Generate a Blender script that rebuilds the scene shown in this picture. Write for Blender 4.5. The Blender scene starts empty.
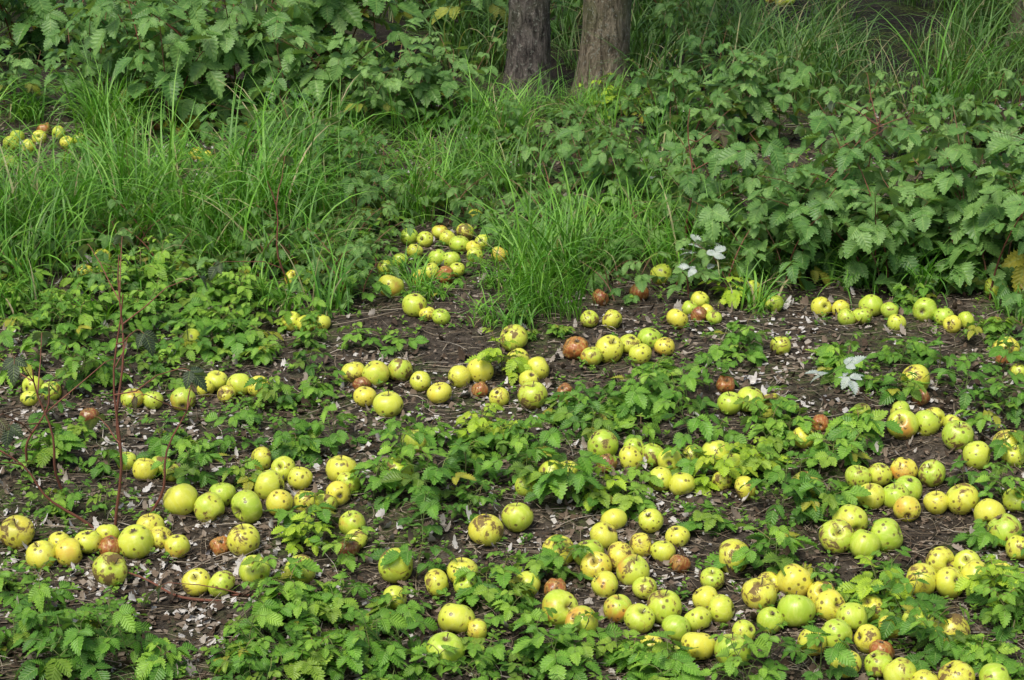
import bpy, math, random
import numpy as np
from mathutils import Vector, Matrix, noise, Quaternion
rnd = random.Random(7)
R = rnd.uniform
# ------------------------------------------------------------------ site survey helpers
F = 2000.0; P = math.radians(21.6); H = 2.19
cp, sp = math.cos(P), math.sin(P)
def gz(x, y):
    d = max(0.0, 1 - max(0, abs(x) - 8) / 10) * max(0.0, 1 - max(0, abs(y - 7) - 8) / 10)
    return d * (0.050 * noise.noise(Vector((x * 0.9, y * 0.9, 3.1))) + 0.018 * noise.noise(Vector((x * 4, y * 4, 1.7)))
                + 0.006 * noise.noise(Vector((x * 13, y * 13, 9.7))))
def plan(u, v):
    xc = (u - 512) / F; yc = (340 - v) / F
    t = H / (sp - yc * cp)
    return t * xc, t * (cp + yc * sp)
def ppm(v):            # picture scale on the ground at row v
    return (v + 451) * cp / H
# ------------------------------------------------------------------ mesh accumulator
class Acc:
    def __init__(s): s.V=[]; s.Q=[]; s.UV=[]; s.C=[]; s.M=[]; s.n=0
    def add(s, v, q, uv, c, m=0):
        v=np.asarray(v,float); q=np.asarray(q,int)
        s.V.append(v); s.Q.append(q+s.n); s.UV.append(uv)
        s.C.append(np.tile(np.array(c,float),(len(v),1))); s.M.append(np.full(len(q),m)); s.n+=len(v)
    def mesh(s, name, mats, smooth=True):
        V=np.concatenate(s.V); Q=np.concatenate(s.Q); UV=np.concatenate(s.UV); C=np.concatenate(s.C); M=np.concatenate(s.M)
        me=bpy.data.meshes.new(name)
        me.vertices.add(len(V)); me.vertices.foreach_set('co',V.astype(np.float32).ravel())
        me.loops.add(len(Q)*4); me.loops.foreach_set('vertex_index',Q.astype(np.int32).ravel())
        me.polygons.add(len(Q)); me.polygons.foreach_set('loop_start',np.arange(0,len(Q)*4,4,dtype=np.int32))
        me.update(calc_edges=True)
        me.polygons.foreach_set('material_index',M.astype(np.int32))
        me.polygons.foreach_set('use_smooth',np.full(len(Q),smooth))
        ul=me.uv_layers.new(name='UVMap'); ul.data.foreach_set('uv',UV[Q.ravel()].astype(np.float32).ravel())
        at=me.color_attributes.new('lc','FLOAT_COLOR','POINT'); at.data.foreach_set('color',C.astype(np.float32).ravel())
        for m in mats: me.materials.append(m)
        me.validate(); me.update()
        return me
def link(name, me, parent=None):
    o=bpy.data.objects.new(name,me); bpy.context.scene.collection.objects.link(o)
    if parent: o.parent=parent
    return o
def nrm(a):
    a=np.asarray(a,float); return a/ (np.linalg.norm(a)+1e-9)
def tube(acc, pts, rad, c, m=0, k=5):
    pts=np.asarray(pts,float); n=len(pts); rad=np.broadcast_to(rad,(n,))
    V=[];UV=[]
    for i in range(n):
        t=nrm(pts[min(i+1,n-1)]-pts[max(i-1,0)])
        a=np.cross(t,[0.13,0.97,0.2]) if abs(t[1])<.9 else np.cross(t,[1,0,0]); a=nrm(a); b=np.cross(t,a)
        for j in range(k):
            th=2*math.pi*j/k
            V.append(pts[i]+rad[i]*(math.cos(th)*a+math.sin(th)*b)); UV.append((j/k,i/(n-1)))
    Q=[(i*k+j,i*k+(j+1)%k,(i+1)*k+(j+1)%k,(i+1)*k+j) for i in range(n-1) for j in range(k)]
    acc.add(V,Q,np.array(UV),c,m)
# ------------------------------------------------------------------ leaflet templates
def leaf_tpl(n=14, wr=.33, drop=.25, fold=.3, pleat=.018, twist=0., serr=.13, a=.6, b=.85):
    tm=a/(a+b); nm=tm**a*(1-tm)**b
    ss=[-1,-.66,-.3,0,.3,.66,1]; V=[];UV=[]
    for i in range(n+1):
        t=i/n; w=wr*max(t,1e-3)**a*max(1-t,1e-3)**b/nm
        for s in ss:
            e=abs(s)**3; f=1+(serr if i%2 else -.45*serr)*e
            x=t+(.035 if i%2 else -.015)*e
            y=s*w*f
            z=fold*abs(y)+pleat*(1 if i%2 else -1)*abs(s)*(1.1-abs(s)*.6)*min(1,w/wr*1.3)-drop*x*x+twist*x*y
            V.append((x,y,z)); UV.append((s*.5+.5,t))
    m=len(ss)
    Q=[(i*m+j,(i+1)*m+j,(i+1)*m+j+1,i*m+j+1) for i in range(n) for j in range(m-1)]
    return np.array(V),np.array(Q),np.array(UV)
RT=[leaf_tpl(drop=R(.0,.5),fold=R(.05,.55),twist=R(-.6,.6),wr=R(.29,.38),serr=.24,pleat=.028,b=.98) for _ in range(14)]
ST=[leaf_tpl(n=6,drop=R(-.2,.4),fold=R(0,.5),wr=.3,serr=0,pleat=0,twist=R(-.6,.6)) for _ in range(6)]
DT=[leaf_tpl(n=8,drop=R(-1.2,1.2),fold=R(-1.,1.2),wr=R(.25,.42),serr=.25,pleat=.05,twist=R(-2.5,2.5)) for _ in range(10)]
def put(acc,tpl,o,d,nv,size,c,m=0):
    X=nrm(d); Y=nrm(np.cross(nv,X)); Z=np.cross(X,Y)
    v,q,uv=tpl
    acc.add(np.asarray(o)+size*(v@np.array([X,Y,Z])),q,uv,c,m)
def rotv(v,ax,ang):
    return np.array(Quaternion(Vector(ax),ang)@Vector(v))
def compound(acc,o,az,el,pet,size,nl,c,ms,ml,tilt=None):
    o=np.asarray(o,float)
    d0=np.array([math.cos(az)*math.cos(el),math.sin(az)*math.cos(el),math.sin(el)])
    el2=R(-.45,.15) if tilt is None else tilt
    f=np.array([math.cos(az)*math.cos(el2),math.sin(az)*math.cos(el2),math.sin(el2)])
    mid=o+d0*pet*.55; p1=mid+nrm(d0+f)*pet*.45
    rach=size*R(.25,.4); p2=p1+f*rach
    tube(acc,[o,mid,p1,p2],[.0011,.001,.0009,.0007],c,ms,3)
    up=nrm(np.array([R(-.35,.35),R(-.35,.35),1])); side=nrm(np.cross(up,f)); nv=np.cross(f,side)
    def lf(p,d,s):
        r=min(1,max(0,c[0]+R(-.17,.17)))
        nn=nrm(nv+np.array([R(-.35,.35),R(-.35,.35),0]))
        put(acc,rnd.choice(RT),p,nrm(d+np.array([0,0,R(-.35,.12)])),nn,s,(r,c[1],R(0,1),1),ml)
    lf(p2,f,size)
    for sg in (-1,1):
        lf(p1,rotv(f,nv,sg*R(.8,1.2)),size*R(.7,.9))
    if nl>=5:
        pb=p1-(p1-mid)*.8
        for sg in (-1,1): lf(pb,rotv(f,nv,sg*R(1.1,1.45)),size*R(.6,.8))
# ------------------------------------------------------------------ materials
def newmat(name):
    m=bpy.data.materials.new(name); m.use_nodes=True; nt=m.node_tree; nt.nodes.clear()
    return m,nt,nt.nodes,nt.links
class NB:
    def __init__(s,nt): s.nt=nt
    def n(s,t,**k):
        nd=s.nt.nodes.new(t)
        for a,b in k.items():
            if a=='inp':
                for i,v in b.items():
                    if isinstance(v,bpy.types.NodeSocket): s.nt.links.new(v,nd.inputs[i])
                    else: nd.inputs[i].default_value=v
            else: setattr(nd,a,b)
        return nd
    def math(s,op,a,b=0.,c=None,clamp=False):
        i={0:a,1:b}
        if c is not None: i[2]=c
        return s.n('ShaderNodeMath',operation=op,use_clamp=clamp,inp=i).outputs[0]
    def mix(s,f,a,b,bt='MIX'):
        nd=s.n('ShaderNodeMix',data_type='RGBA',blend_type=bt)
        for i,v in ((0,f),(6,a),(7,b)):
            if isinstance(v,bpy.types.NodeSocket): s.nt.links.new(v,nd.inputs[i])
            else: nd.inputs[i].default_value=v if i==0 else (*v,1)
        return nd.outputs[2]
    def ramp(s,f,st):
        nd=s.n('ShaderNodeValToRGB',inp={0:f}); e=nd.color_ramp.elements
        while len(e)<len(st): e.new(.5)
        for k,(p,c) in enumerate(st): e[k].position=p; e[k].color=(*c,1) if len(c)==3 else c
        return nd.outputs[0]
    def mr(s,v,a,b,c=0.,d=1.,sm=True):
        return s.n('ShaderNodeMapRange',interpolation_type='SMOOTHSTEP' if sm else 'LINEAR',inp={0:v,1:a,2:b,3:c,4:d}).outputs[0]
    def noise(s,vec,sc,det=3.,rough=.55,dist=0.):
        return s.n('ShaderNodeTexNoise',inp={'Vector':vec,'Scale':sc,'Detail':det,'Roughness':rough,'Distortion':dist}).outputs[0]
def leafmat(name,ca,cb,cc,yel=(.46,.40,.04),veins=True,trans=.25,rough=.44,back=.4):
    m,nt,N,L=newmat(name); b=NB(nt)
    at=b.n('ShaderNodeAttribute',attribute_name='lc'); sep=b.n('ShaderNodeSeparateColor',inp={0:at.outputs[0]})
    oi=b.n('ShaderNodeObjectInfo'); tc=b.n('ShaderNodeTexCoord')
    f=b.math('ADD',b.math('MULTIPLY',sep.outputs[0],.65),b.math('MULTIPLY',oi.outputs['Random'],.35))
    col=b.ramp(f,[(0.08,ca),(.48,cb),(.9,cc)])
    col=b.mix(sep.outputs[1],col,yel)
    nz=b.noise(tc.outputs['Object'],45.,3.)
    col=b.mix(1.,col,b.ramp(nz,[(.3,(.66,.70,.66)),(.7,(1.25,1.2,1.2))]),'MULTIPLY')
    uv=b.n('ShaderNodeSeparateXYZ',inp={0:tc.outputs['UV']})
    s_=b.math('ABSOLUTE',b.math('MULTIPLY_ADD',uv.outputs[0],2.,-1.))
    height=nz
    if veins:
        ph=b.math('SINE',b.math('MULTIPLY',b.math('SUBTRACT',b.math('MULTIPLY',uv.outputs[1],7.),b.math('MULTIPLY',s_,1.5)),6.2832))
        lat=b.mr(ph,.75,1.)
        mid=b.mr(s_,.10,.02)
        v=b.math('MAXIMUM',b.math('MULTIPLY',lat,.55),mid)
        col=b.mix(b.math('MULTIPLY',v,.4),col,(.32,.46,.11))
        height=b.math('SUBTRACT',b.math('MULTIPLY',nz,.6),b.math('MULTIPLY',b.math('MULTIPLY_ADD',ph,.5,.5),.8))
        spot=b.mr(b.noise(tc.outputs['Object'],130.,2.),.68,.74)
        col=b.mix(b.math('MULTIPLY',spot,.6),col,(.12,.07,.02))
    geo=b.n('ShaderNodeNewGeometry')
    col=b.mix(b.math('MULTIPLY',geo.outputs['Backfacing'],back),col,(.26,.36,.19))
    bump=b.n('ShaderNodeBump',inp={'Strength':.7,'Distance':.002,'Height':height})
    pr=b.n('ShaderNodeBsdfPrincipled',inp={'Base Color':col,'Roughness':rough,'Specular IOR Level':.45,'Normal':bump.outputs[0]})
    tr=b.n('ShaderNodeBsdfTranslucent',inp={0:b.mix(1.,col,(1.4,1.5,.45),'MULTIPLY')})
    mx=b.n('ShaderNodeMixShader',inp={0:trans,1:pr.outputs[0],2:tr.outputs[0]})
    b.n('ShaderNodeOutputMaterial',inp={0:mx.outputs[0]})
    return m
M_seed=leafmat('seedling_leaf',(.050,.155,.018),(.130,.32,.030),(.30,.52,.055))
M_lime=leafmat('young_leaf',(.26,.44,.02),(.36,.54,.03),(.46,.64,.05))
M_bush=leafmat('bush_leaf',(.040,.125,.026),(.098,.235,.048),(.21,.38,.10),back=.5)
M_gray=leafmat('downy_leaf',(.32,.40,.34),(.40,.46,.42),(.48,.54,.50),trans=.05,back=.3)
M_dull=leafmat('dark_leaf',(.03,.05,.03),(.05,.075,.04),(.07,.10,.05),yel=(.14,.05,.03))
M_crown=leafmat('crown_leaf',(.04,.10,.02),(.06,.13,.025),(.09,.18,.03),veins=False)
def grassmat(name,c0,c1,c2):
    m,nt,N,L=newmat(name); b=NB(nt)
    at=b.n('ShaderNodeAttribute',attribute_name='lc'); sep=b.n('ShaderNodeSeparateColor',inp={0:at.outputs[0]})
    oi=b.n('ShaderNodeObjectInfo'); tc=b.n('ShaderNodeTexCoord')
    uv=b.n('ShaderNodeSeparateXYZ',inp={0:tc.outputs['UV']})
    f=b.math('ADD',b.math('MULTIPLY',sep.outputs[0],.65),b.math('MULTIPLY',oi.outputs['Random'],.35))
    col=b.ramp(f,[(0.05,c0),(.5,c1),(.95,c2)])
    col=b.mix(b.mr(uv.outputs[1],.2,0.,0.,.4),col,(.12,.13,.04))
    col=b.mix(sep.outputs[1],col,(.42,.35,.19))
    st=b.math('SINE',b.math('MULTIPLY',uv.outputs[0],30.))
    bump=b.n('ShaderNodeBump',inp={'Strength':.25,'Distance':.001,'Height':st})
    pr=b.n('ShaderNodeBsdfPrincipled',inp={'Base Color':col,'Roughness':.36,'Specular IOR Level':.5,'Normal':bump.outputs[0]})
    tr=b.n('ShaderNodeBsdfTranslucent',inp={0:b.mix(1.,col,(1.3,1.5,.5),'MULTIPLY')})
    mx=b.n('ShaderNodeMixShader',inp={0:.25,1:pr.outputs[0],2:tr.outputs[0]})
    b.n('ShaderNodeOutputMaterial',inp={0:mx.outputs[0]})
    return m
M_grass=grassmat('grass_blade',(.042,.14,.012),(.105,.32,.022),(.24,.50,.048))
M_grass2=grassmat('dark_grass_blade',(.034,.10,.018),(.075,.20,.030),(.16,.33,.055))  # darker, bluer green for the tufts at the back
def simple(name,stops,rough=.85,sc=40.,bumpd=.002,spec=.2):
    m,nt,N,L=newmat(name); b=NB(nt)
    tc=b.n('ShaderNodeTexCoord'); vec=tc.outputs['Object']
    nz=b.noise(vec,sc,4.,.6)
    at=b.n('ShaderNodeAttribute',attribute_name='lc'); sep=b.n('ShaderNodeSeparateColor',inp={0:at.outputs[0]})
    f=b.math('ADD',b.math('MULTIPLY',sep.outputs[0],.8),b.math('MULTIPLY',nz,.25))
    col=b.ramp(f,stops)
    bump=b.n('ShaderNodeBump',inp={'Strength':.7,'Distance':bumpd,'Height':nz})
    pr=b.n('ShaderNodeBsdfPrincipled',inp={'Base Color':col,'Roughness':rough,'Specular IOR Level':spec,'Normal':bump.outputs[0]})
    b.n('ShaderNodeOutputMaterial',inp={0:pr.outputs[0]})
    return m
M_stem=simple('green_stem',[(0,(.10,.16,.04)),(.6,(.15,.20,.06)),(1,(.22,.14,.07))])
M_cane=simple('cane_bark',[(0,(.14,.045,.03)),(.5,(.20,.085,.055)),(1,(.26,.17,.10))])
M_dead=simple('dead_leaf',[(0,(.030,.021,.013)),(.35,(.090,.062,.040)),(.62,(.20,.155,.11)),(.84,(.36,.33,.28)),(1,(.64,.63,.60))],sc=90.)
M_straw=simple('straw',[(0,(.06,.043,.028)),(.4,(.17,.13,.085)),(.75,(.36,.30,.21)),(1,(.56,.51,.43))],sc=60.)
def soil():
    m,nt,N,L=newmat('soil'); b=NB(nt)
    tc=b.n('ShaderNodeTexCoord'); v=tc.outputs['Object']
    n1=b.noise(v,2.2,4.); n2=b.noise(v,38.,6.,.7); n3=b.noise(v,160.,4.,.7)
    col=b.ramp(n2,[(.25,(.022,.018,.013)),(.48,(.075,.062,.047)),(.64,(.14,.118,.092)),(.8,(.27,.24,.20))])
    col=b.mix(1.,col,b.ramp(n1,[(.3,(.6,.6,.6)),(.7,(1.25,1.22,1.18))]),'MULTIPLY')
    far=b.mr(b.n('ShaderNodeSeparateXYZ',inp={0:v}).outputs[1],7.2,9.,1.,.4)  # shade under the back thicket, painted into the soil colour
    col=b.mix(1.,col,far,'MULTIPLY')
    moss=b.math('MULTIPLY',b.mr(b.noise(v,3.1,3.),.47,.62),b.mr(n2,.4,.6))
    col=b.mix(b.math('MULTIPLY',moss,.7),col,(.08,.135,.018))
    vo=b.n('ShaderNodeTexVoronoi',inp={'Vector':v,'Scale':120.})
    vo_f=b.mr(vo.outputs['Distance'],.22,.12)
    pick=b.mr(b.n('ShaderNodeSeparateColor',inp={0:vo.outputs['Color']}).outputs[0],.86,.9)
    col=b.mix(b.math('MULTIPLY',vo_f,pick),col,(.40,.39,.36))
    h=b.math('ADD',b.math('MULTIPLY',n2,1.),b.math('MULTIPLY',n3,.4))
    bump=b.n('ShaderNodeBump',inp={'Strength':1.,'Distance':.02,'Height':h})
    pr=b.n('ShaderNodeBsdfPrincipled',inp={'Base Color':col,'Roughness':.9,'Specular IOR Level':.15,'Normal':bump.outputs[0]})
    b.n('ShaderNodeOutputMaterial',inp={0:pr.outputs[0]})
    return m
M_soil=soil()
def applemat(name,ramp,red=1.,brown=0.):
    m,nt,N,L=newmat(name); b=NB(nt)
    tc=b.n('ShaderNodeTexCoord'); oi=b.n('ShaderNodeObjectInfo'); rn=oi.outputs['Random']
    off=b.n('ShaderNodeCombineXYZ',inp={0:b.math('MULTIPLY',rn,97.),1:b.math('MULTIPLY',rn,51.),2:b.math('MULTIPLY',rn,23.)})
    v=b.n('ShaderNodeVectorMath',operation='ADD',inp={0:tc.outputs['Object'],1:off.outputs[0]}).outputs[0]
    r2=b.math('FRACT',b.math('MULTIPLY',rn,7.31)); r3=b.math('FRACT',b.math('MULTIPLY',rn,17.77)); r4=b.math('FRACT',b.math('MULTIPLY',rn,31.3))
    big=b.noise(v,18.,3.)
    f=b.math('ADD',b.math('MULTIPLY',rn,.6),b.math('MULTIPLY',big,.6))
    col=b.ramp(f,ramp)
    z=b.n('ShaderNodeSeparateXYZ',inp={0:tc.outputs['Object']})
    fl=b.noise(b.n('ShaderNodeMapping',inp={'Vector':v,'Scale':(1,1,.25)}).outputs[0],140.,3.)
    col=b.mix(b.mr(fl,.42,.75,0.,.35),col,(.74,.77,.22))
    bl=b.math('MULTIPLY',b.mr(b.noise(v,16.,3.,.6,.4),.48,.70),b.mr(r2,.76,.97))
    col=b.mix(b.math('MULTIPLY',bl,.75*red),col,(.62,.20,.05))
    rad=b.math('SQRT',b.math('ADD',b.math('POWER',z.outputs[0],2.),b.math('POWER',z.outputs[1],2.)))
    cav=b.mr(b.math('ADD',rad,b.math('MULTIPLY',fl,.006)),.016,.006)
    col=b.mix(b.math('MULTIPLY',cav,.75),col,(.18,.14,.04))
    vo=b.n('ShaderNodeTexVoronoi',inp={'Vector':v,'Scale':190.})
    col=b.mix(b.mr(vo.outputs['Distance'],.2,.1,0.,.5),col,(.34,.40,.05))
    vo2=b.n('ShaderNodeTexVoronoi',inp={'Vector':v,'Scale':75.})
    sel=b.mr(b.math('ADD',b.n('ShaderNodeSeparateColor',inp={0:vo2.outputs['Color']}).outputs[0],b.math('MULTIPLY',r3,.40)),.80,.84)
    sp1=b.math('MULTIPLY',b.mr(b.math('ADD',vo2.outputs['Distance'],b.math('MULTIPLY',fl,.25)),.50,.36),sel)
    col=b.mix(b.math('MULTIPLY',sp1,.85),col,(.12,.075,.025))
    th=b.math('SUBTRACT',.72,b.math('MULTIPLY',r4,.18))
    bn=b.noise(v,34.,5.,.65,.5)
    b1=b.mr(b.math('SUBTRACT',bn,th),-.015,.02)
    b2=b.mr(b.math('SUBTRACT',bn,th),-.09,.0)
    col=b.mix(b.math('MULTIPLY',b2,.45),col,(.40,.27,.05))
    col=b.mix(b.math('MULTIPLY',b1,.88),col,(.13,.07,.025))
    bump=b.n('ShaderNodeBump',inp={'Strength':.3,'Distance':.002,'Height':b.math('SUBTRACT',fl,b.math('ADD',b1,sp1))})
    rg=b.math('ADD',.32,b.math('MULTIPLY',b1,.4))
    pr=b.n('ShaderNodeBsdfPrincipled',inp={'Base Color':col,'Roughness':rg,'Specular IOR Level':.5,'Normal':bump.outputs[0],
       'Subsurface Weight':.10,'Subsurface Radius':(.01,.008,.003),'Subsurface Scale':.6})
    b.n('ShaderNodeOutputMaterial',inp={0:pr.outputs[0]})
    return m
M_apple=applemat('apple_skin',[(0,(.25,.42,.035)),(.35,(.40,.55,.045)),(.62,(.57,.63,.06)),(1,(.72,.62,.065))])
M_rot=applemat('rotten_skin',[(0,(.10,.035,.018)),(.5,(.24,.07,.025)),(1,(.42,.14,.035))],red=.5)
def bark(name,c1,c2,c3,moss):
    m,nt,N,L=newmat(name); b=NB(nt)
    tc=b.n('ShaderNodeTexCoord'); v=tc.outputs['Object']
    vs=b.n('ShaderNodeMapping',inp={'Vector':v,'Scale':(1,1,.25)}).outputs[0]
    n1=b.noise(vs,50.,6.,.7,.6); n2=b.noise(v,6.,4.); n3=b.noise(v,60.,4.,.7)
    col=b.ramp(n1,[(.36,c1),(.5,c2),(.64,c3)])
    col=b.mix(b.math('MULTIPLY',b.mr(n2,.45,.65),moss),col,(.11,.15,.045))
    col=b.mix(b.math('MULTIPLY',b.mr(n3,.56,.64),.6),col,(.32,.33,.27))
    bump=b.n('ShaderNodeBump',inp={'Strength':1.,'Distance':.03,'Height':b.math('ADD',n1,b.math('MULTIPLY',n3,.3))})
    pr=b.n('ShaderNodeBsdfPrincipled',inp={'Base Color':col,'Roughness':.9,'Specular IOR Level':.2,'Normal':bump.outputs[0]})
    b.n('ShaderNodeOutputMaterial',inp={0:pr.outputs[0]})
    return m
M_bk1=bark('dark_bark',(.024,.020,.018),(.10,.085,.073),(.21,.18,.155),.2)
M_bk2=bark('mossy_bark',(.045,.035,.022),(.17,.14,.095),(.32,.27,.19),.5)
# ------------------------------------------------------------------ ground sheet
def axis(lo,hi,st,far):
    a=list(np.arange(lo,hi+1e-6,st)); s=st; x=hi
    while x<far: s*=1.35; x+=s; a.append(x)
    s=st; x=lo
    while x>-far: s*=1.35; x-=s; a.insert(0,x)
    return np.array(a)
xs=axis(-3.6,3.6,.035,70); ys=axis(2.6,12,.035,70)
V=[(x,y,gz(x,y)) for y in ys for x in xs]; nx=len(xs)
ii,jj=np.meshgrid(np.arange(len(ys)-1),np.arange(nx-1),indexing='ij'); a0=(ii*nx+jj).ravel()
A=Acc(); A.add(V,np.stack([a0,a0+1,a0+nx+1,a0+nx],1),np.array([(v[0],v[1]) for v in V]),(0,0,0,1))
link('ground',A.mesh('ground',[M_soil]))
# ------------------------------------------------------------------ apples
APP="""18,535,17 43,555,15 70,553,14 88,545,13 101,540,12 112,572,17 137,540,18 150,528,14 183,505,17 178,543,12 211,512,15 223,499,13 248,510,17 197,581,14 222,583,14 244,541,16
256,571,15 301,566,15 270,487,15 284,470,12 300,478,12 306,500,12 279,506,13 262,460,12 342,472,15 338,492,12 352,520,13 356,533,11 395,561,17 397,477,16 395,589,12 413,447,13 445,645,20
456,613,18 437,577,14 463,567,15 466,582,12 486,530,17 516,516,15 477,625,11 558,542,16 553,480,14 590,545,15 604,530,14 614,517,13 620,552,15 634,566,16 597,560,15 560,602,19
580,615,16 527,578,13 605,578,13 602,445,16 631,457,13 652,453,12 661,476,12 682,480,13 669,459,12 641,540,12 650,518,12 677,530,12 662,545,12 676,647,15 699,634,17 664,598,17 640,610,15
676,616,14 697,610,14 731,642,18 721,600,14 706,590,13 744,622,12 733,547,19 759,588,17 795,574,18 796,605,18 830,600,16 822,586,14 770,575,12 712,568,12 850,520,19 836,535,17 862,541,15 885,533,17
870,497,14 858,476,13 805,485,15 903,471,13 900,432,15 899,418,10 918,432,13 929,429,11 956,446,15 976,462,14 1007,447,15 915,384,16 1005,350,13 963,498,16 990,512,15 1003,527,17
1019,545,13 1000,572,14 975,572,16 940,558,15 921,575,16 948,578,15 950,625,20 917,615,16 900,665,16 955,672,18 996,676,18 868,630,14 845,655,15 878,655,14 924,674,14 835,628,16
812,636,14 850,610,15 872,600,14 906,507,13 908,487,14 932,475,13 893,498,14 388,405,17 366,398,11 354,373,12 376,377,13 400,373,12 459,378,11 440,396,12 481,371,13 499,397,10
532,396,16 513,341,14 518,360,12 538,367,12 529,380,10 610,348,15 594,354,11 630,345,11 650,340,12 640,355,11 677,322,11 612,322,10 590,322,9 661,273,11 664,347,10 780,350,10 750,404,14
735,408,12 770,405,10 715,455,14 727,462,12 803,444,11 745,485,12 722,478,10 391,291,13 414,311,12 409,232,9 430,270,9 437,258,9 447,260,9 465,232,9 460,247,10 471,250,8 420,280,8
441,320,9 427,317,8 500,257,9 292,322,10 304,325,9 319,326,9 294,276,9 305,277,7 192,343,12 217,380,11 240,385,12 252,387,11 206,387,9 183,400,12 134,402,11 146,402,10 227,395,9 104,266,9
86,280,8 72,262,9 102,281,7 34,390,11 52,396,10 31,402,9 145,475,12 160,470,11 172,478,9 128,465,10 12,150,8 10,166,8 60,140,7 80,147,7 170,130,7 187,132,7 197,155,8 206,158,7 250,126,6
740,258,10 738,270,8 752,288,9 700,300,9 773,302,10 822,303,10 841,305,9 872,302,12 862,318,10 846,320,9 890,310,9 896,324,9 925,310,12 938,314,10 952,322,9 996,287,11 966,318,9 1018,378,9 1022,287,8
706,314,8 690,311,8 714,320,8 780,6,5 790,5,5 770,3,5 475,258,8 400,258,8 448,238,8 30,152,7 148,535,12 60,546,11 1012,460,12 880,475,12
785,610,13 652,633,12 618,600,14 645,582,12 345,482,12 20,270,8 960,560,14 890,620,12 905,580,13 325,498,11 950,430,10 935,500,12 1015,500,13
425,238,8 385,265,8 483,243,8 415,250,8 457,270,8 440,230,8 475,215,7 18,140,7 40,143,7 68,150,7 178,138,7 860,420,9 700,455,11 640,450,11 560,478,11 525,490,11 420,385,10"""
ROT="576,347,12 446,275,9 606,463,10 556,580,11 640,292,9 725,390,9 45,134,7 90,422,9 700,318,8 370,382,8 120,545,11 920,404,8 565,390,7 160,130,6 1003,362,8 600,300,8 350,540,10 880,640,12 480,390,8 820,430,8 680,555,9 230,545,9 560,155,7"
apples=[tuple(map(float,s.split(','))) for s in APP.split()]
rots=[tuple(map(float,s.split(','))) for s in ROT.split()]
def apple_mesh(name,skin,rot=False):
    A=Acc(); nu,nv=30,22; V=[];UV=[]
    e=R(.80,.95); l=R(.0,.035); ph=R(0,6); td=R(.2,.3); bd=R(.16,.22); tap=R(.0,.14); se=R(0,90); lop=R(-.09,.09)
    for i in range(nv+1):
        p=math.pi*(.004+.992*i/nv)
        for j in range(nu):
            th=2*math.pi*j/nu
            s=math.sin(p)**.92; c=math.cos(p)
            rr=s*(1+l*math.cos(5*th+ph)*(1-c)*.6+lop*math.cos(th))*(1+tap*c*.6)
            z=e*c*(1+lop*math.cos(th+1))
            if c>0: z-=td*math.exp(-(rr/.27)**2)
            else: z+=bd*math.exp(-(rr/.24)**2)
            k=.06+(.12 if rot else 0)
            q=1+k*noise.noise(Vector((rr*math.cos(th)*1.3+se,rr*math.sin(th)*1.3,z*1.3)))+(.08*noise.noise(Vector((rr*math.cos(th)*4,rr*math.sin(th)*4+se,z*4))) if rot else 0)
            V.append(np.array((rr*math.cos(th),rr*math.sin(th),z))*q*.036); UV.append((j/nu,i/nv))
    Q=[(i*nu+j,(i+1)*nu+j,(i+1)*nu+(j+1)%nu,i*nu+(j+1)%nu) for i in range(nv) for j in range(nu)]
    A.add(V,Q,np.array(UV),(0,0,0,1),0)
    zt=.036*(e-td); b=R(-.006,.006)
    tube(A,[(0,0,zt-.001),(b*.3,0,zt+.006),(b,b*.5,zt+.015)],[.0012,.001,.0015],(.2,0,0,1),1,5)
    zb=-.036*(e-bd)
    for k in range(5):
        a=k*1.2566
        put(A,ST[k%6],(0,0,zb),(math.cos(a),math.sin(a),-.9),(-math.cos(a),-math.sin(a),-1),.009,(.1,0,0,1),1)
    return A.mesh(name,[skin,M_straw])
AM=[apple_mesh('apple_mesh',M_apple) for _ in range(9)]
RM=[apple_mesh('rotten_apple_mesh',M_rot,True) for _ in range(3)]
pa=bpy.data.objects.new('fallen_apples',None); bpy.context.scene.collection.objects.link(pa)
placed=[]
def add_apple(u,v,pr,rot):
    vg=v+pr*.55
    x,y=plan(u,vg); r=1.05*pr/ppm(vg); r=min(max(r,.024),.042)
    for _ in range(4):
        for (a,b2,c) in placed:
            d=math.hypot(x-a,y-b2); mn=(r+c)*.86
            if d<mn and d>1e-5: x+=(x-a)/d*(mn-d); y+=(y-b2)/d*(mn-d)
    placed.append((x,y,r))
    me=rnd.choice(RM if rot else AM)
    o=link('apple_rotten' if rot else 'apple',me,pa)
    o.location=(x,y,gz(x,y)+r*.78)
    tl=rnd.choice([R(.0,.7),R(.7,2.2),R(2.3,3.1)])
    az=R(0,6.283); q=Quaternion((math.cos(az),math.sin(az),0),tl)@Quaternion((0,0,1),R(0,6.28))
    o.rotation_mode='QUATERNION'; o.rotation_quaternion=q; o.scale=(r/.036,)*3
for a in apples: add_apple(*a,False)
for a in rots: add_apple(*a,True)
for _ in range(40):
    u=rnd.choice([R(-350,-30),R(1050,1400)]); add_apple(u,R(250,700),14,False)
occ=apples+rots
def blocked(u,v,hpx,wpx):
    n=0
    for (ua,va,r) in occ:
        if abs(u-ua)<wpx*.5 and v-hpx<va-2 and va<v+2: n+=1
    return n
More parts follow.
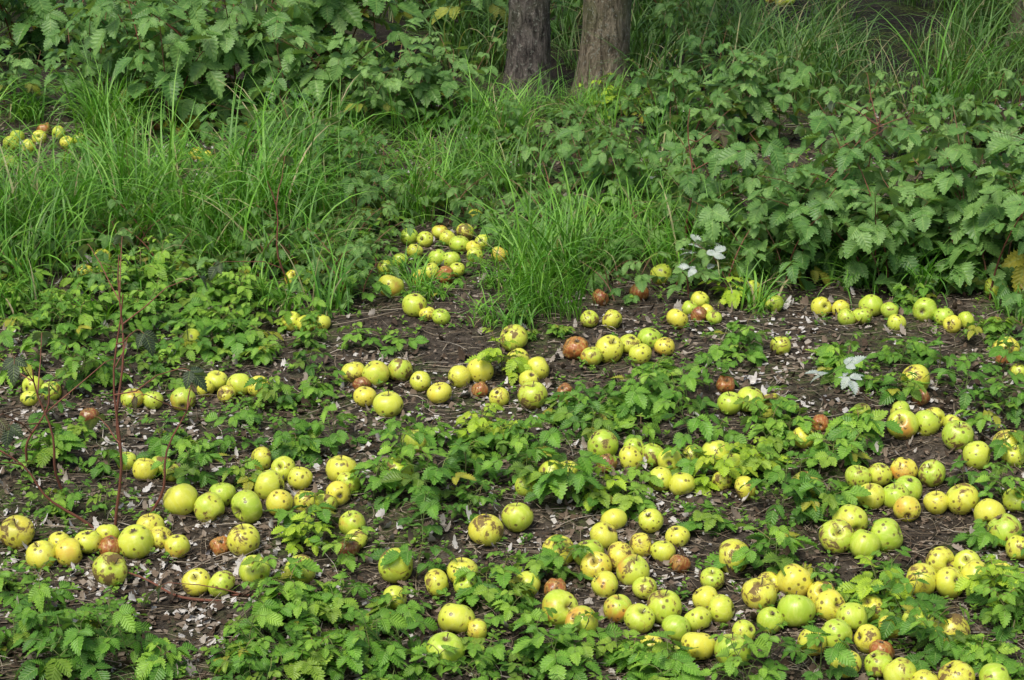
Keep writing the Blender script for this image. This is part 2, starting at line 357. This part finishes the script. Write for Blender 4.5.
# ------------------------------------------------------------------ litter
A=Acc()
def rand_ground():
    v=730-(R(0,1)**.8)*620; u=R(-120,1150); return u,v
for _ in range(7500):
    u,v=rand_ground(); x,y=plan(u,v); s=R(.007,.027)*(1.4 if R(0,1)<.12 else 1)
    az=R(0,6.28); c=R(0,.95)**1.15
    w=noise.noise(Vector((x*1.7,y*1.7,5)))
    if x<-.3 and y<5.6: w+=.18
    if w>.17: c=min(1,c+.38)
    put(A,rnd.choice(DT),(x,y,gz(x,y)+R(.001,.010)),(math.cos(az),math.sin(az),R(-.12,.15)),(R(-.4,.4),R(-.4,.4),1),s,(c,0,0,1),0)
link('leaf_litter',A.mesh('leaf_litter',[M_dead]))
A=Acc()
tq=np.array([(0,1,2,3)])
for _ in range(34000):
    u,v=rand_ground(); x,y=plan(u,v)
    w=noise.noise(Vector((x*1.9,y*1.9,11)))-.05
    if x<-.3 and y<5.6: w+=.22
    s=R(.0015,.0055)*(1.6 if w>.15 else 1); z=gz(x,y)+R(.001,.009)
    q=Quaternion((R(-1,1),R(-1,1),R(-.3,.3)),R(0,.9))@Quaternion((0,0,1),R(0,6))
    cs=[q@Vector((a*s*R(.7,1.6),b*s*R(.5,1.2),R(-.2,.2)*s)) for a,b in ((-1,-1),(1,-1),(1,1),(-1,1))]
    c=min(1,max(0,R(0,.75)+(.6 if w>.08 and R(0,1)<.5 else 0)))
    A.add([(x+k.x,y+k.y,z+k.z) for k in cs],tq,np.zeros((4,2)),(c,0,0,1),0)
link('leaf_fragments',A.mesh('leaf_fragments',[M_dead],False))
A=Acc()
for _ in range(9000):
    u,v=rand_ground(); x,y=plan(u,v); L=R(.02,.13) if R(0,1)<.88 else R(.13,.3); az=R(0,6.28) if R(0,1)<.5 else R(-.5,.5)+.3
    k=R(-1.2,1.2); pts=[]; z0=R(.002,.014); e=R(-.08,.12)
    for i in range(4):
        t=(i/3-.5)*L; a=az+k*i/3
        px=x+t*math.cos(a); py=y+t*math.sin(a); pts.append((px,py,gz(px,py)+z0+e*(t+.5*L)*.5))
    r=R(.0004,.0014); c=R(0,1)
    tube(A,pts,[r,r,r*.9,r*.5],(c,0,0,1),0,3)
link('dry_stalks',A.mesh('dry_stalks',[M_straw]))
# ------------------------------------------------------------------ seedlings
def seedling(name,h,nst,lm,size,sm=None):
    A=Acc()
    for k in range(nst):
        az=R(0,6.28); lean=R(.05,.45); hh=h*R(.6,1.1)
        bx,by=R(-.02,.02),R(-.02,.02); pts=[]
        for i in range(5):
            t=i/4; pts.append((bx+math.cos(az)*lean*hh*t*t,by+math.sin(az)*lean*hh*t*t,-.01+hh*t))
        tube(A,pts,[.0018,.0016,.0014,.0012,.001],(R(.3,.9),0,0,1),1,4)
        nl=rnd.randint(6,9); a=R(0,6.28); base=R(.1,.8)
        for j in range(nl):
            t=.2+.8*j/(nl-1); f=t*4; i0=min(3,int(f)); p=np.array(pts[i0])*(1-(f-i0))+np.array(pts[i0+1])*(f-i0)
            a+=2.4+R(-.3,.3)
            sz=size*R(.65,1.15)*(1 if j<nl-1 else .6)
            yel=.7 if (R(0,1)<.015) else (R(0,.25) if R(0,1)<.15 else 0)
            cc=base+.7*(t-.5)+R(-.12,.12)
            compound(A,p,a,R(.25,.9)+.4*(t>.9),R(.03,.065)*(1.2-.5*t)*h/.12,sz,5 if R(0,1)<.4 else 3,(cc,yel,0,1),1,0)
    return A.mesh(name,[lm,sm or M_stem])
SM=[seedling('seedling_mesh',R(.07,.15),rnd.choice([1,1,2,2]),M_seed,R(.036,.051)) for _ in range(18)]
LM=[seedling('young_seedling_mesh',.10,2,M_lime,.040) for _ in range(3)]
ps=bpy.data.objects.new('bramble_seedlings',None); bpy.context.scene.collection.objects.link(ps)
def add_seed(u,v,sc=1.,lime=False):
    x,y=plan(u,v); o=link('bramble_seedling',rnd.choice(LM if lime else SM),ps)
    o.location=(x,y,gz(x,y)); s=sc*R(.85,1.2); o.scale=(s,s,s*R(.8,1.1)); o.rotation_euler=(R(-.12,.12),R(-.12,.12),R(0,6.28))
SEED="""20,655 60,665 95,668 130,655 40,632 110,632 75,640 150,668 235,640 270,655 300,668 320,640 250,615 290,615 330,612 350,655 385,655 400,635 300,590 325,560 345,545 320,530 380,615
480,655 505,625 540,640 560,665 590,640 620,660 500,585 540,600 600,625 525,670 470,680 640,650 655,575 685,570 680,600 630,505 610,500 620,490
500,455 480,465 525,455 455,480 435,495 410,470 380,490 560,420 590,405 620,400 650,400 685,415 600,428 640,418 700,395 665,385 740,460 765,450 785,458 760,478 720,445 650,445 780,440
330,385 310,392 310,368 330,450 300,455 280,450 250,430 240,450 400,460 240,350 262,360 220,340 200,330 180,310 150,305 130,285 165,275 205,285 240,310 272,320 100,320 60,350 85,370 120,350 150,370 95,390 25,370 20,345 200,455 190,480 150,455 225,300 110,290 60,310 30,300 10,310 175,345 215,355
860,370 880,360 905,375 850,395 925,360 1000,325 985,370 1005,415 980,425 960,405 940,492 965,485 1005,495 825,515 800,500 785,515 880,610 905,625 855,590 870,670 1005,610 1018,625 785,660 805,668 750,678 900,575 950,540 720,355 742,350 735,372 1010,470 700,520 760,560
10,590 15,480 45,460 100,470 350,565 420,560 420,530 440,450 560,650 700,665 660,665 400,665 430,672 230,670 365,340 400,345 290,400 60,430 130,430 540,470 570,500 690,470 860,440 840,460 980,650 900,640 930,650
560,560 520,570 500,600 830,580 960,600 990,540 880,450 820,665 740,590 240,490 290,520 155,555 340,500 360,480 600,470 640,480 580,440
30,325 70,325 90,340 130,320 150,330 45,375 110,375 190,360 160,300 85,300 250,335 230,320 205,310 5,355 130,360 70,390 170,385 215,420 260,405 300,345 700,440 720,420 590,420 660,410 625,440 520,480 470,450 800,440 780,420 830,380 890,400 940,380 930,470 970,530 350,600 410,600"""
for s in SEED.split():
    u,v=map(float,s.split(','))
    if blocked(u,v+8,50*ppm(v)/400,42*ppm(v)/400)>=2 and R(0,1)<.65: continue
    add_seed(u+R(-8,8),v+R(-4,8),.93)
for _ in range(430):
    u=R(-250,1270); v=R(290,740)
    if noise.noise(Vector((u*.008,v*.012,2)))<-.08: continue
    b=blocked(u,v,55*ppm(v)/400,50*ppm(v)/400)
    if b>=2 or (b==1 and R(0,1)<.75): continue
    add_seed(u,v,R(.3,.8))
for _ in range(60):
    add_seed(R(-20,330),R(240,350),R(.6,1.))
for u,v in ((420,262),(395,275),(455,285),(480,275),(440,245),(500,240),(465,265),(405,300),(435,300)): add_seed(u,v,.45)
for u,v in ((340,262),(360,255),(375,245),(350,275),(370,280),(355,235),(380,225),(365,300),(345,300)): add_seed(u,v,.9)
for u,v in ((612,120),(600,108),(636,112),(745,468),(715,480),(505,372),(735,300),(760,262),(728,225),(305,545),(1000,600),(880,590),(590,100),(600,500),(480,440)):
    add_seed(u,v,1.05,True)
A=Acc()
for _ in range(5500):
    u,v=rand_ground(); x,y=plan(u,v)
    if noise.noise(Vector((x*2.3,y*2.3,21)))<-.15: continue
    z=gz(x,y); n=rnd.randint(3,6); a=R(0,6); c=R(.3,1)
    for k in range(n):
        a+=6.28/n+R(-.3,.3); put(A,ST[k%6],(x,y,z+R(.002,.025)),(math.cos(a),math.sin(a),R(0,.8)),(R(-.2,.2),R(-.2,.2),1),R(.007,.017),(c,0,0,1),0)
link('ground_weeds',A.mesh('ground_weeds',[M_seed]))
# ------------------------------------------------------------------ grass
def blade(A,o,az,L,w,bend,c,yel,dz=0):
    n=9; V=[];UV=[]; el=R(1.05,1.5); p=np.array(o,float); st=L/n; tw=R(-.8,.8)
    for i in range(n+1):
        t=i/n; d=np.array([math.cos(az)*math.cos(el),math.sin(az)*math.cos(el),math.sin(el)])
        sa=az+math.pi/2+tw*t; sd=np.array([math.cos(sa),math.sin(sa),0])
        ww=w*(1-t**2.2)*.5*(.6+.4*min(1,t*5))+.0001
        nn=np.cross(d,sd)
        V+= [p-sd*ww+nn*ww*.4, p, p+sd*ww+nn*ww*.4]; UV+=[(0,t),(.5,t),(1,t)]
        p=p+d*st; el=max(-1.3,el-bend*(t*1.6+.15)/n*1.3)
    Q=[(i*3+j,i*3+j+1,(i+1)*3+j+1,(i+1)*3+j) for i in range(n) for j in range(2)]
    A.add(V,Q,np.array(UV),(c,yel,0,1),0)
def tuft(name,nb,Lr,sp_,mat,dry=.07):
    A=Acc(); wind=R(0,6.28)
    for _ in range(nb):
        az=wind+R(-2.,2.) if R(0,1)<.7 else R(0,6.28); r=sp_*R(0,1)**.7; a2=R(0,6.28)
        L=R(*Lr); d=R(0,1)<dry
        blade(A,(r*math.cos(a2),r*math.sin(a2),-.01),az,L,R(.004,.0105),R(.5,3.2),R(0,1),R(.6,1) if d else R(0,.12))
    return A.mesh(name,[mat])
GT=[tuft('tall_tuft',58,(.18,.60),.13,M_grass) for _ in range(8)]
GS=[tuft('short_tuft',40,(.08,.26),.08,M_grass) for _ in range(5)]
GD=[tuft('dark_tuft',55,(.2,.62),.12,M_grass2,.1) for _ in range(6)]
pg=bpy.data.objects.new('tall_grass',None); bpy.context.scene.collection.objects.link(pg)
def add_tuft(u,v,sc=1.,short=False):
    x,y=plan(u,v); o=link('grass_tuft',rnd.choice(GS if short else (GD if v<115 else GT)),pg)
    o.location=(x,y,gz(x,y)); s=sc*R(.7,1.3); o.scale=(s,s,s*R(.75,1.1)); o.rotation_euler=(R(-.2,.2),R(-.2,.2),R(0,6.28))
def grass_region(n,u0,u1,v0,v1,sc,hm=.30,pr=1.,short=False):
    for _ in range(n):
        u=R(u0,u1); v=R(v0,v1); h=hm*sc*ppm(v)
        if noise.noise(Vector((u*.012,v*.02,7)))<-.28: continue
        if blocked(u,v,h,60*sc*ppm(v)/280)>0 and R(0,1)<pr:
            if R(0,1)<.5 and not blocked(u,v,h*.35,40): add_tuft(u,v,.6,True)
            continue
        add_tuft(u,v,sc,short)
grass_region(95,-150,330,130,280,.88,pr=.97)
grass_region(22,20,260,200,265,.95,pr=.97)
grass_region(55,330,720,140,290,.62,pr=.97)
grass_region(18,490,650,255,325,.74,pr=1.)
grass_region(110,640,1250,0,125,.85)
grass_region(140,-200,1250,-110,40,1.)
grass_region(45,440,760,-60,80,.85)
grass_region(90,0,700,110,335,.9,.12,.9,True)
grass_region(40,700,1100,230,320,.9,.12,.9,True)
for u,v in ((140,690),(30,285),(1015,620),(0,300),(15,250),(50,270)):
    add_tuft(u,v,.5 if v>400 else .9, v>400)
for u,v in ((500,118),(520,122),(545,120),(575,118),(600,122),(630,118),(655,110),(480,110)): add_tuft(u,v,.4)
# ------------------------------------------------------------------ raspberry bushes
def bush(name,h,nc,lm,sz,spread):
    A=Acc()
    for k in range(nc):
        az=R(0,6.28); hh=h*R(.5,1.15); ln=R(.15,spread); bx,by=R(-.15,.15),R(-.15,.15); pts=[]
        for i in range(9):
            t=i/8; pts.append((bx+math.cos(az)*ln*hh*t**1.8,by+math.sin(az)*ln*hh*t**1.8,-.02+hh*(t-.22*ln*t**3)))
        tube(A,pts,np.linspace(.0045,.0015,9),(R(0,1),0,0,1),2,5)
        a=R(0,6); nl=int(10*hh/.7)+4; cb=R(0.05,.5)
        for j in range(nl):
            t=.12+.88*j/(nl-1); f=t*8; i0=min(7,int(f)); p=np.array(pts[i0])*(1-(f-i0))+np.array(pts[i0+1])*(f-i0)
            a+=2.4+R(-.5,.5)
            yel=R(.4,.9) if R(0,1)<(.05 if t<.5 else .008) else 0
            compound(A,p,a,R(.1,.8),R(.06,.12),sz*R(.65,1.15)*(1-.35*(t>.93)),5 if R(0,1)<.4 else 3,(cb+.6*t*R(.5,1.1),yel,0,1),1,0,R(-.8,.1))
    return A.mesh(name,[lm,M_stem,M_cane])
BM=[bush('bush_mesh',R(.5,.75),rnd.randint(4,7),M_bush,R(.082,.108),.8) for _ in range(7)]
BS=[bush('low_bush_mesh',R(.25,.38),5,M_bush,.064,.9) for _ in range(4)]
def add_bush(u,v,sc=1.,small=False):
    x,y=plan(u,v); o=link('raspberry_bush',rnd.choice(BS if small else BM))
    o.location=(x,y,gz(x,y)); s=sc*R(.85,1.15); o.scale=(s,s,s*R(.85,1.1)); o.rotation_euler=(R(-.08,.08),R(-.08,.08),R(0,6.28))
for u in range(-160,440,60): add_bush(u+R(-18,18),R(95,135),R(.6,.95))
for u in range(-200,480,80): add_bush(u+R(-20,20),R(45,75),.95)
for u in range(-200,1200,110): add_bush(u+R(-30,30),R(-60,-10))
for u in range(-300,1400,150): add_bush(u+R(-30,30),R(-120,-80),1.2)
for u in (450,500,560,640,680): add_bush(u,R(20,50),.7)
for u in (780,835,890,945,1000,1060,1130): add_bush(u+R(-15,15),R(262,286),.76)
for u in (735,795,850,910,970,1040,1100): add_bush(u+R(-15,15),R(205,240),.78)
for u in (770,850,930,1010,1090): add_bush(u+R(-15,15),R(150,180),.62)
for u,v,s in ((620,215,.55),(665,195,.55),(585,190,.5),(490,165,.5),(665,140,.6),(430,130,.6),(700,150,.6),(390,115,.6),(330,120,.7),(690,240,.5),(455,105,.5),(700,90,.5),(110,195,.45),(300,175,.55),(345,200,.5)): add_bush(u,v,s)
for u,v in ((380,180),(320,175),(350,262),(395,300),(620,290),(560,262),(280,130),(870,345),(1010,340),(940,330),(1040,360),(700,290),(170,250),(30,430),(60,445),(5,420),(200,290),
            (460,180),(530,150),(560,160),(510,190),(550,215),(600,240),(640,250),(440,215),(360,210),(300,210),(240,160),(90,180),(330,240),(490,220),(520,240),(130,200),(40,200),(560,125),(500,125),(640,125),(230,215),
            (60,240),(280,250),(200,180),(580,130),(480,125),(610,150),
            (20,265),(120,265),(160,275),(250,270),(300,270),(330,290),(350,300),(10,290),(140,295),(375,215),(400,205),(350,230)):
    if blocked(u,v,.22*ppm(v),60)<=1: add_bush(u,v,.66 if v>150 else .5,True)
# ------------------------------------------------------------------ bare reddish canes with a few dull leaves
def cane(u,v,h,dx,dy,nb=3):
    x,y=plan(u,v); z=gz(x,y); A=Acc(); pts=[]
    for i in range(11):
        t=i/10; pts.append((dx*t+.01*math.sin(t*9+u),dy*t*t+.01*math.cos(t*7),h*t-.01))
    tube(A,pts,np.linspace(.0042,.0016,11),(.3,0,0,1),1,5)
    for k in range(nb):
        i=rnd.randint(3,9); a=R(0,6.28); L=R(.08,.22); p=np.array(pts[i]); q=[p]
        for s in range(3): q.append(q[-1]+np.array([math.cos(a),math.sin(a),R(.1,.9)])*L/3)
        tube(A,q,[.0022,.0018,.0015,.0012],(.5,0,0,1),1,4)
        compound(A,q[-1],a,.2,.03,.045,3,(.5,.4 if R(0,1)<.4 else 0,0,1),1,0,-.6)
    o=link('bramble_cane',A.mesh('cane',[M_dull,M_cane])); o.location=(x,y,z)
cane(118,532,.60,.04,.02,4); cane(122,470,.55,.02,.1,3); cane(66,500,.35,-.05,.0,3); cane(150,520,.3,.1,.05,2); cane(95,535,.25,-.2,-.05,2)
cane(20,480,.25,.1,0,3); cane(688,250,.5,.0,.05,2); cane(290,300,.4,-.05,0,2); cane(185,590,.05,.35,-.08,1); cane(240,600,.04,-.3,.1,0); cane(860,250,.5,.03,0,3)
A=Acc()
for u,v,n in ((712,288,5),(830,420,4),(700,300,2),(835,255,1),(200,70,2),(640,205,1)):
    x,y=plan(u,v)
    for k in range(n):
        compound(A,(x+R(-.03,.03),y+R(-.02,.02),gz(x,y)+R(.06,.12)),R(0,6.28),R(.3,1),.06,.045,3,(.5,0,0,1),1,0,R(-.4,.6))
link('withered_leaves',A.mesh('withered',[M_gray,M_stem]))
# ------------------------------------------------------------------ trees
def tree(u,v,r,lean,mat,ht=4.6):
    x,y=plan(u,v); A=Acc(); pts=[];rad=[]
    n=60
    for i in range(n):
        t=i/(n-1); z=-.1+ht*.72*t
        pts.append((lean*z+.03*math.sin(z*1.3+u)-.03*math.sin(u),.02*math.sin(z*1.7),z)); rad.append(r*(1-.35*t)*(1+.35*math.exp(-max(0,z)/.09)))
    k=28; V=[];UV=[]
    for i,(p,q) in enumerate(zip(pts,rad)):
        for j in range(k):
            th=2*math.pi*j/k
            rr=q*(1+.10*noise.noise(Vector((math.cos(th)*1.4+u,math.sin(th)*1.4,p[2]*1.6)))+.07*noise.noise(Vector((math.cos(th)*5,math.sin(th)*5+u,p[2]*6))))
            V.append((p[0]+rr*math.cos(th),p[1]+rr*math.sin(th),p[2])); UV.append((j/k,i/n))
    Q=[(i*k+j,i*k+(j+1)%k,(i+1)*k+(j+1)%k,(i+1)*k+j) for i in range(n-1) for j in range(k)]
    A.add(V,Q,np.array(UV),(0,0,0,1),0)
    for b in range(10):
        i=rnd.randint(42,59); a=b*2.4+R(-.3,.3); L=R(1.0,1.9); q=[np.array(pts[i])]; el=R(.35,1.)
        for s in range(6):
            q.append(q[-1]+np.array([math.cos(a)*math.cos(el),math.sin(a)*math.cos(el),math.sin(el)])*L/6); a+=R(-.25,.25); el+=R(-.25,.2)
        tube(A,q,np.linspace(rad[i]*.5,.008,7),(0,0,0,1),0,7)
        for t in range(7):
            p=q[rnd.randint(2,6)]; a3=R(0,6.28); tw=[p,p+np.array([math.cos(a3),math.sin(a3),R(-.2,.6)])*.22,p+np.array([math.cos(a3+.2),math.sin(a3+.2),R(-.2,.6)])*.42]
            tube(A,tw,[.006,.004,.002],(0,0,0,1),0,4)
            for m in range(13):
                w=tw[0]+(tw[2]-tw[0])*R(.1,1.1)+np.array([R(-.09,.09) for _ in range(3)])
                a4=R(0,6.28); put(A,rnd.choice(ST),w,(math.cos(a4),math.sin(a4),R(-.7,.4)),(R(-.5,.5),R(-.5,.5),1),R(.06,.085),(R(0,1),0,0,1),1)
    o=link('apple_tree',A.mesh('apple_tree_mesh',[mat,M_crown])); o.location=(x,y,gz(x,y))
tree(528,98,.092,-.02,M_bk1)
tree(601,98,.104,.07,M_bk2)
tree(1032,45,.10,.0,M_bk2)
# ------------------------------------------------------------------ light, sky, camera
el,azs=math.radians(62),math.radians(215)
w=bpy.data.worlds.new('World'); bpy.context.scene.world=w; w.use_nodes=True; nt=w.node_tree
bg=nt.nodes['Background']; sky=nt.nodes.new('ShaderNodeTexSky'); sky.sky_type='NISHITA'; sky.sun_disc=False
sky.sun_elevation=el; sky.sun_rotation=azs; sky.air_density=1.; sky.dust_density=4.; sky.ozone_density=1.
nt.links.new(sky.outputs[0],bg.inputs[0]); bg.inputs[1].default_value=.15
sd=Vector((math.sin(azs)*math.cos(el),math.cos(azs)*math.cos(el),math.sin(el)))
l=bpy.data.lights.new('sun','SUN'); l.energy=3.0; l.angle=math.radians(24); l.color=(1,.965,.89)
lo=link('sun',l); lo.rotation_euler=sd.to_track_quat('Z','Y').to_euler(); lo.location=(0,0,10)
c=bpy.data.cameras.new('camera'); co=link('camera',c); co.location=(0,0,H); co.rotation_euler=(math.pi/2-P,0,0)
c.sensor_width=36; c.lens=F/1024*36; c.clip_end=500; c.clip_start=.05
sc=bpy.context.scene; sc.camera=co
sc.view_settings.view_transform='Standard'; sc.view_settings.look='None'; sc.view_settings.exposure=0
